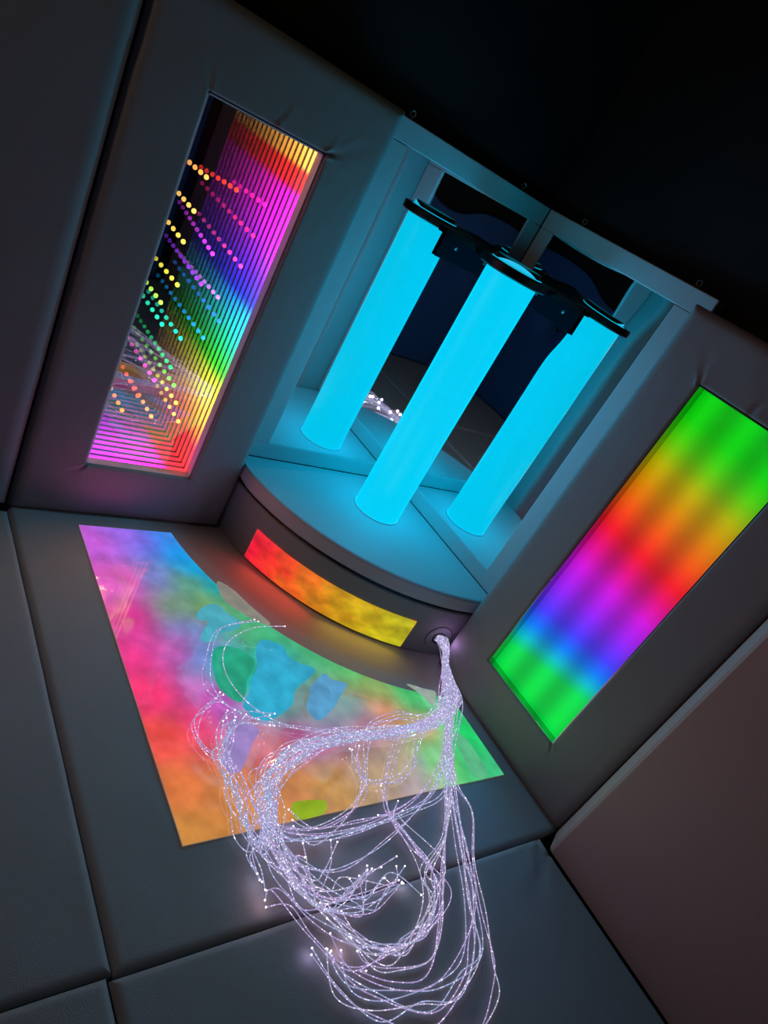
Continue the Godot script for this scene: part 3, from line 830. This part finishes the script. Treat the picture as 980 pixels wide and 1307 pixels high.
func infinity_mirror() -> void:
	var t := thing("infinity_mirror_light", "infinity mirror with rainbow LED lines and dotted trails on the left wall", "light panel", Vector3(PADL, 0.196, 1.13))
	var y0 := 0.198
	var y1 := 1.320
	var z0 := 0.955
	var z1 := 1.3125
	var depth := 0.66
	var x1 := PADL - 0.046
	# deep box added behind the pane to hold the modelled reflections
	var s := Shape.new()
	var w := 0.012
	for b in [[y0 - w, y0, z0 - w, z1 + w], [y1, y1 + w, z0 - w, z1 + w], [y0, y1, z0 - w, z0], [y0, y1, z1, z1 + w]]:
		s.box(Vector3(x1 - depth, b[0], b[2]), Vector3(x1, b[1], b[3]))
	s.box(Vector3(x1 - depth - w, y0 - w, z0 - w), Vector3(x1 - depth, y1 + w, z1 + w))
	part("case", s, plain(Color(0.36, 0.33, 0.38), 0.5), t)
	# lip of polished plastic round the pane
	s = Shape.new()
	for b in [[y0, y0 + 0.004, z0, z1], [y1 - 0.004, y1, z0, z1], [y0, y1, z0, z0 + 0.004], [y0, y1, z1 - 0.004, z1]]:
		s.box(Vector3(x1, b[0], b[2]), Vector3(PADL - 0.012, b[1], b[3]))
	part("inner_lip", s, plain(Color(0.85, 0.83, 0.87), 0.35), t)
	# colours run round each loop of LEDs: up the corner side, over the top, down the far side, back along the bottom
	var stops := [[0.20, Color8(255, 40, 40)], [0.29, Color8(255, 44, 44)], [0.335, Color8(255, 110, 40)], [0.40, Color8(250, 160, 50)], [0.475, Color8(245, 215, 60)], [0.54, Color8(200, 225, 40)], [0.585, Color8(60, 215, 40)], [0.66, Color8(20, 215, 130)], [0.74, Color8(20, 205, 215)], [0.80, Color8(20, 160, 255)], [0.835, Color8(40, 60, 255)], [0.90, Color8(95, 40, 255)], [0.97, Color8(160, 40, 250)], [1.06, Color8(240, 30, 250)], [1.18, Color8(255, 25, 205)], [1.20, Color8(255, 35, 50)], [1.245, Color8(255, 45, 35)], [1.26, Color8(255, 165, 60)], [1.33, Color8(255, 190, 85)]]
	var low := [[0.955, Color8(255, 35, 45)], [1.02, Color8(255, 35, 60)], [1.04, Color8(255, 35, 190)], [1.18, Color8(235, 35, 250)], [1.31, Color8(165, 40, 255)]]
	var img := Image.create(1024, 4, false, Image.FORMAT_RGB8)
	var side := y1 - y0
	var wide := z1 - z0
	var round_ := 2.0 * (side + wide)
	for k in 1024:
		var d := k / 1023.0 * round_
		var c: Color
		if d < side:
			c = ramp(stops, y0 + d)
		elif d < side + wide:
			c = Color8(255, 190, 85)
		elif d < 2.0 * side + wide:
			c = ramp(stops, y1 - (d - side - wide)).lerp(Color8(255, 60, 230), 0.2)
		else:
			c = ramp(low, z1 - (d - 2.0 * side - wide))
		for j in 4:
			img.set_pixel(k, j, c)
	var led := glow_tex(ImageTexture.create_from_image(img), 5.0)
	var dimming := plain(Color(0.0, 0.0, 0.0, 0.20), 0.0)
	dimming.transparency = BaseMaterial3D.TRANSPARENCY_ALPHA
	dimming.metallic_specular = 0.0
	var loops := 19
	for k in loops:  # the first loop is real, the deeper ones are its reflections, modelled
		var x := x1 - 0.010 - 0.034 * k
		var h := 0.0066
		s = Shape.new()
		var c := [Vector2(y0, z0), Vector2(y1, z0), Vector2(y1, z1), Vector2(y0, z1)]
		var inn := [Vector3(0, 0, 1), Vector3(0, -1, 0), Vector3(0, 0, -1), Vector3(0, 1, 0)]
		var dist := 0.0
		for e in 4:
			var a: Vector2 = c[e]
			var b: Vector2 = c[(e + 1) % 4]
			var len := a.distance_to(b)
			var off: Vector3 = inn[e] * 0.004
			var u0 := dist / round_
			var u1 := (dist + len) / round_
			var q := [Vector3(x - h, a.x, a.y) + off, Vector3(x - h, b.x, b.y) + off, Vector3(x + h, b.x, b.y) + off, Vector3(x + h, a.x, a.y) + off]
			s.flat(q, inn[e], [Vector2(u0, 0.4), Vector2(u1, 0.4), Vector2(u1, 0.6), Vector2(u0, 0.6)])
			for f in [-1.0, 1.0]:
				var g := [Vector3(x + f * h, a.x, a.y), Vector3(x + f * h, b.x, b.y), Vector3(x + f * h, b.x, b.y) + off, Vector3(x + f * h, a.x, a.y) + off]
				s.flat(g, Vector3(f, 0, 0), [Vector2(u0, 0.4), Vector2(u1, 0.4), Vector2(u1, 0.6), Vector2(u0, 0.6)])
			dist += len
		part("led_strip_and_image", s, led, t)
		if k > 0 and k % 1 == 0:  # added panes dim the deeper loops, as repeated reflection would
			s = Shape.new()
			s.flat([Vector3(x + 0.017, y0, z0), Vector3(x + 0.017, y1, z0), Vector3(x + 0.017, y1, z1), Vector3(x + 0.017, y0, z1)], Vector3(1, 0, 0))
			part("added_dimming_pane", s, dimming, t)
	# one LED at each head, its reflections modelled as dots running back
	var dot := SphereMesh.new()
	dot.radius = 0.0070
	dot.height = 0.0140
	dot.radial_segments = 10
	dot.rings = 5
	for row in led_image_trails:
		var string := Node3D.new()
		string.name = "led_image_trail"
		t.add_child(string, true)
		string.position = -t.position
		var m := glow(row[3], 3.0)
		for k in row[2]:
			var o := MeshInstance3D.new()
			o.name = "led_dot_and_image"
			o.mesh = dot
			o.material_override = m
			string.add_child(o, true)
			o.position = (row[0] as Vector3).lerp(row[1], float(k) / (row[2] - 1))
	for k in 3:
		spot("infinity_lamp", Vector3(x1 + 0.004, 0.385 + 0.374 * k, 1.134), Vector3(1, 0, 0), [Color8(255, 165, 105), Color8(120, 180, 190), Color8(245, 95, 150)][k], 0.05)
	# the half-silvered pane in front
	var silver := Image.create(4, 4, false, Image.FORMAT_RGBA8)
	silver.fill(Color(0.9, 0.9, 0.93, 0.42))
	var pane := plain(Color(1, 1, 1), 0.015, 1.0)
	pane.albedo_texture = ImageTexture.create_from_image(silver)
	pane.transparency = BaseMaterial3D.TRANSPARENCY_ALPHA
	s = Shape.new()
	s.flat([Vector3(x1 + 0.002, y0, z0), Vector3(x1 + 0.002, y1, z0), Vector3(x1 + 0.002, y1, z1), Vector3(x1 + 0.002, y0, z1)], Vector3(1, 0, 0))
	part("mirror_pane", s, pane, t, "half-silvered pane")

func rainbow_panel() -> void:
	var t := thing("rainbow_light_panel", "flat panel glowing green, orange, red, violet and blue on the right wall", "light panel", Vector3(1.146, 0.187, PADR))
	var x0 := 0.967
	var x1 := 1.326
	var y0 := 0.188
	var y1 := 1.300
	var z := PADR - 0.038
	var stops := [[0.19, Color8(0, 228, 70)], [0.28, Color8(0, 225, 85)], [0.335, Color8(0, 190, 205)], [0.39, Color8(10, 125, 250)], [0.46, Color8(75, 60, 255)], [0.56, Color8(150, 35, 250)], [0.67, Color8(212, 18, 222)], [0.76, Color8(230, 10, 125)], [0.83, Color8(245, 25, 42)], [0.91, Color8(245, 85, 18)], [1.0, Color8(215, 140, 0)], [1.07, Color8(180, 175, 0)], [1.15, Color8(80, 205, 8)], [1.22, Color8(10, 210, 10)], [1.31, Color8(0, 212, 20)]]
	var img := Image.create(64, 256, false, Image.FORMAT_RGB8)
	for i in 64:
		for j in 256:
			var u := i / 63.0
			var v := 1.0 - j / 255.0
			var y := y0 + v * (y1 - y0)
			var tilt := lerpf(0.085, -0.02, smoothstep(0.3, 0.9, y))
			# three columns of lamps behind the diffuser
			var lamp := 0.5 + 0.5 * cos(TAU * (u - 0.12) / 0.37)
			img.set_pixel(i, j, ramp(stops, y - tilt * u) * lerpf(0.80, 1.0, lamp))
	var s := Shape.new()
	s.flat([Vector3(x0, y0, z), Vector3(x1, y0, z), Vector3(x1, y1, z), Vector3(x0, y1, z)], Vector3(0, 0, 1), [Vector2(0, 1), Vector2(1, 1), Vector2(1, 0), Vector2(0, 0)])
	part("light_diffuser", s, glow_tex(ImageTexture.create_from_image(img), 1.0, 0.6), t)
	s = Shape.new()
	for b in [[x0, y0, x1, y0 + 0.003], [x0, y1 - 0.003, x1, y1], [x0, y0, x0 + 0.003, y1], [x1 - 0.003, y0, x1, y1]]:
		s.box(Vector3(b[0], b[1], z), Vector3(b[2], b[3], PADR - 0.006))
	part("inner_lip", s, plain(Color(0.72, 0.74, 0.74), 0.14, 1.0), t)
	for k in 3:
		spot("rainbow_lamp", Vector3(1.146, 0.375 + 0.37 * k, PADR + 0.003), Vector3(0, 0, 1), [Color8(10, 140, 220), Color8(225, 35, 100), Color8(110, 190, 10)][k], [0.07, 0.02, 0.06][k])

func gel_floor() -> void:
	var t := thing("gel_floor_light", "glowing rainbow gel floor panel curving round the podium", "floor light", Vector3(0.9, 0, 0.9))
	var poly := PackedVector2Array()
	var R := 1.015
	var c := POD_C
	var lo_x := 0.138
	var lo_z := 0.170
	var hi := 1.296
	var a0 := asin((lo_z - c) / R)
	var a1 := acos((lo_x - c) / R)
	for k in 41:
		var an := lerpf(a0, a1, k / 40.0)
		poly.append(Vector2(c + R * cos(an), c + R * sin(an)))
	poly.append_array([Vector2(lo_x, hi), Vector2(hi, hi), Vector2(hi, lo_z)])
	var size := 256
	var img := Image.create(size, size, false, Image.FORMAT_RGB8)
	var f := FastNoiseLite.new()
	f.seed = 5
	f.frequency = 0.018
	f.fractal_octaves = 6
	var span := 1.35
	var spots := []
	for k in floor_colours:
		spots.append([k[0], k[1], k[2]])
	for i in size:
		for j in size:
			var x := i / float(size) * span + 0.018 * f.get_noise_2d(i, j)
			var z := j / float(size) * span + 0.018 * f.get_noise_2d(i + 900.0, j)
			if x * x + z * z < 0.85:
				continue
			var sum := Color(0, 0, 0)
			var wt := 0.0
			for k in spots:
				var dx: float = x - k[0]
				var dz: float = z - k[1]
				var d := dx * dx + dz * dz + 0.004
				var w := 1.0 / (d * d)
				sum += k[2] * w
				wt += w
			var cloud := clampf(1.0 + 0.15 * f.get_noise_2d(i * 3.2 + 77.0, j * 3.2), 0.6, 1.3)
			img.set_pixel(i, j, Color(sum.r / wt, sum.g / wt, sum.b / wt) * cloud)
	var m := glow_tex(ImageTexture.create_from_image(img), 1.25, 0.08)
	m.metallic_specular = 1.0
	m.clearcoat_enabled = true
	m.clearcoat = 1.0
	m.clearcoat_roughness = 0.03
	m.normal_enabled = true
	m.normal_texture = noise_tex(0.012, 2, 12, 512, 6.0)
	m.normal_scale = 0.35
	m.texture_repeat = true
	var s := Shape.new()
	s.extrude(poly, 0.0005, 0.0045, 1.0 / span)
	part("gel_sheet", s, m, t)
	# pools of another colour trapped in the gel
	for k in gel_pools:
		var ring := PackedVector2Array()
		var src: Array = k[1]
		var n := src.size()
		for e in n:
			for q in 4:
				ring.append((src[e] as Vector2).cubic_interpolate(src[(e + 1) % n], src[(e + n - 1) % n], src[(e + 2) % n], q / 4.0))
		if Geometry2D.triangulate_polygon(ring).is_empty():
			ring = PackedVector2Array(src)
		s = Shape.new()
		s.extrude(ring, 0.0040, 0.0054, 1.0 / span)
		part("gel_pool", s, pool_glow(k[0]), t)
	# three lamps in the gel: magenta on the left, amber in front, green by the fibre outlet
	spot("floor_lamp", Vector3(0.26, 0.008, 1.2), Vector3.UP, Color8(215, 85, 130), 0.03)
	spot("floor_lamp_amber", Vector3(1.12, 0.008, 0.98), Vector3.UP, Color8(220, 130, 70), 0.09)
	spot("floor_lamp_green", Vector3(1.12, 0.008, 0.45), Vector3.UP, Color8(95, 175, 105), 0.04)

func pool_glow(c: Color) -> StandardMaterial3D:
	var img := Image.create(64, 64, false, Image.FORMAT_RGB8)
	var f := FastNoiseLite.new()
	f.seed = int(c.r * 255.0)
	f.frequency = 0.06
	for i in 64:
		for j in 64:
			img.set_pixel(i, j, c * clampf(1.0 + 0.14 * f.get_noise_2d(i, j), 0.7, 1.2))
	var m := glow_tex(ImageTexture.create_from_image(img), 0.9, 0.1)
	m.uv1_scale = Vector3(4, 4, 1)
	return m

func fibre_bundle() -> void:
	var t := thing("fibre_optic_light", "bundle of glowing white fibre-optic strands spilling over the floor", "fibre lamp", Vector3(0.95, 0, 0.22))
	var rng := RandomNumberGenerator.new()
	rng.seed = 11
	# sparkling side-glow: bright nicks along a dimmer strand
	var img := Image.create(512, 4, false, Image.FORMAT_RGB8)
	for k in 512:
		var c := Color(0.50, 0.485, 0.57)
		if rng.randf() < 0.09:
			c = Color(1.0, 0.95, 1.0)
		elif rng.randf() < 0.1:
			c = Color(0.72, 0.68, 0.85)
		for j in 4:
			img.set_pixel(k, j, c)
	var tex := ImageTexture.create_from_image(img)
	var kinds := []
	for tint in [Color(1, 1, 1), Color(0.97, 0.90, 1.0), Color(0.88, 0.95, 1.0)]:
		var m := glow_tex(tex, 1.0, 0.2)
		m.emission = tint
		m.emission_operator = BaseMaterial3D.EMISSION_OP_MULTIPLY
		m.emission_energy_multiplier = 1.8
		kinds.append(m)
	var tip_glow := glow(Color(0.97, 0.93, 1.0), 2.5)
	var tip := SphereMesh.new()
	tip.radius = 0.0024
	tip.height = 0.0048
	tip.radial_segments = 8
	tip.rings = 4
	var dir := Vector3(cos(deg_to_rad(11.4)), 0, sin(deg_to_rad(11.4)))
	var hole := Vector3(POD_C, 0.087, POD_C) + dir * (POD_R - 0.012)
	var lamps := 0
	for row in strand_paths:
		for k in row[0]:
			var wave := FastNoiseLite.new()
			wave.seed = rng.randi() % 100000
			wave.frequency = 0.35
			var around := Vector3(0, rng.randf_range(-0.014, 0.014), 0) + Vector3(-dir.z, 0, dir.x) * rng.randf_range(-0.014, 0.014)
			var keys := [hole + around, hole + dir * 0.045 + Vector3(0, 0.008, 0) + around * 1.1]
			var lift := rng.randf_range(0.0, 0.012)
			var off := Vector3(rng.randf_range(-1, 1), 0, rng.randf_range(-1, 1))
			var src: Array = row[2]
			for e in src.size():
				var q: Vector3 = src[e]
				if e == 0:
					q += off * 0.016 + Vector3(0, rng.randf_range(-0.01, 0.012), 0)
				elif e == 1:
					q += off * 0.036 + Vector3(0, rng.randf_range(-0.015, 0.01), 0)
				else:
					var spread: float = row[1] * lerpf(0.9, 1.4, smoothstep(0.2, 0.7, float(e) / src.size()))
					q += (Vector3(wave.get_noise_2d(e * 1.7, 3.0), 0, wave.get_noise_2d(e * 1.7, 60.0)) * 1.5 + off * 0.5) * spread
				if e == src.size() - 1:
					q += Vector3(rng.randf_range(-1, 1), 0, rng.randf_range(-1, 1)) * row[1] * 0.9
				q.y = maxf(q.y + (lift if e > 1 else 0.0), 0.011)
				keys.append(q)
			var pts := PackedVector3Array()
			for e in keys.size() - 1:
				var a: Vector3 = keys[maxi(e - 1, 0)]
				var d: Vector3 = keys[mini(e + 2, keys.size() - 1)]
				for h in 7:
					var q := (keys[e] as Vector3).cubic_interpolate(keys[e + 1], a, d, h / 7.0)
					q.y = maxf(q.y, 0.0105)
					pts.append(q)
			pts.append(keys[-1])
			var s := Shape.new()
			s.sweep(pts, 0.0013, 5, rng.randf() * 9.0)
			var strand := part("strand", s, kinds[rng.randi() % 3], t)
			var o := MeshInstance3D.new()
			o.name = "strand_tip"
			o.mesh = tip
			o.material_override = tip_glow
			strand.add_child(o, true)
			o.position = keys[-1]
			if k == 0 and float(keys[-1].x) > 1.3:     # the brightest tip of each bunch on the bare mats
				bulb("tip_lamp", keys[-1] + Vector3(0, 0.006, 0), [Color(0.9, 0.85, 1.0), Color(0.8, 0.74, 1.0), Color(1.0, 0.78, 0.86)][lamps % 3], 0.0004, 0.004)
				lamps += 1
	# bright bunches of tips and the outlet itself
	bulb("outlet_lamp", hole + dir * 0.06 + Vector3(0, 0.02, 0), Color(0.85, 0.65, 1.0), 0.004, 0.02)
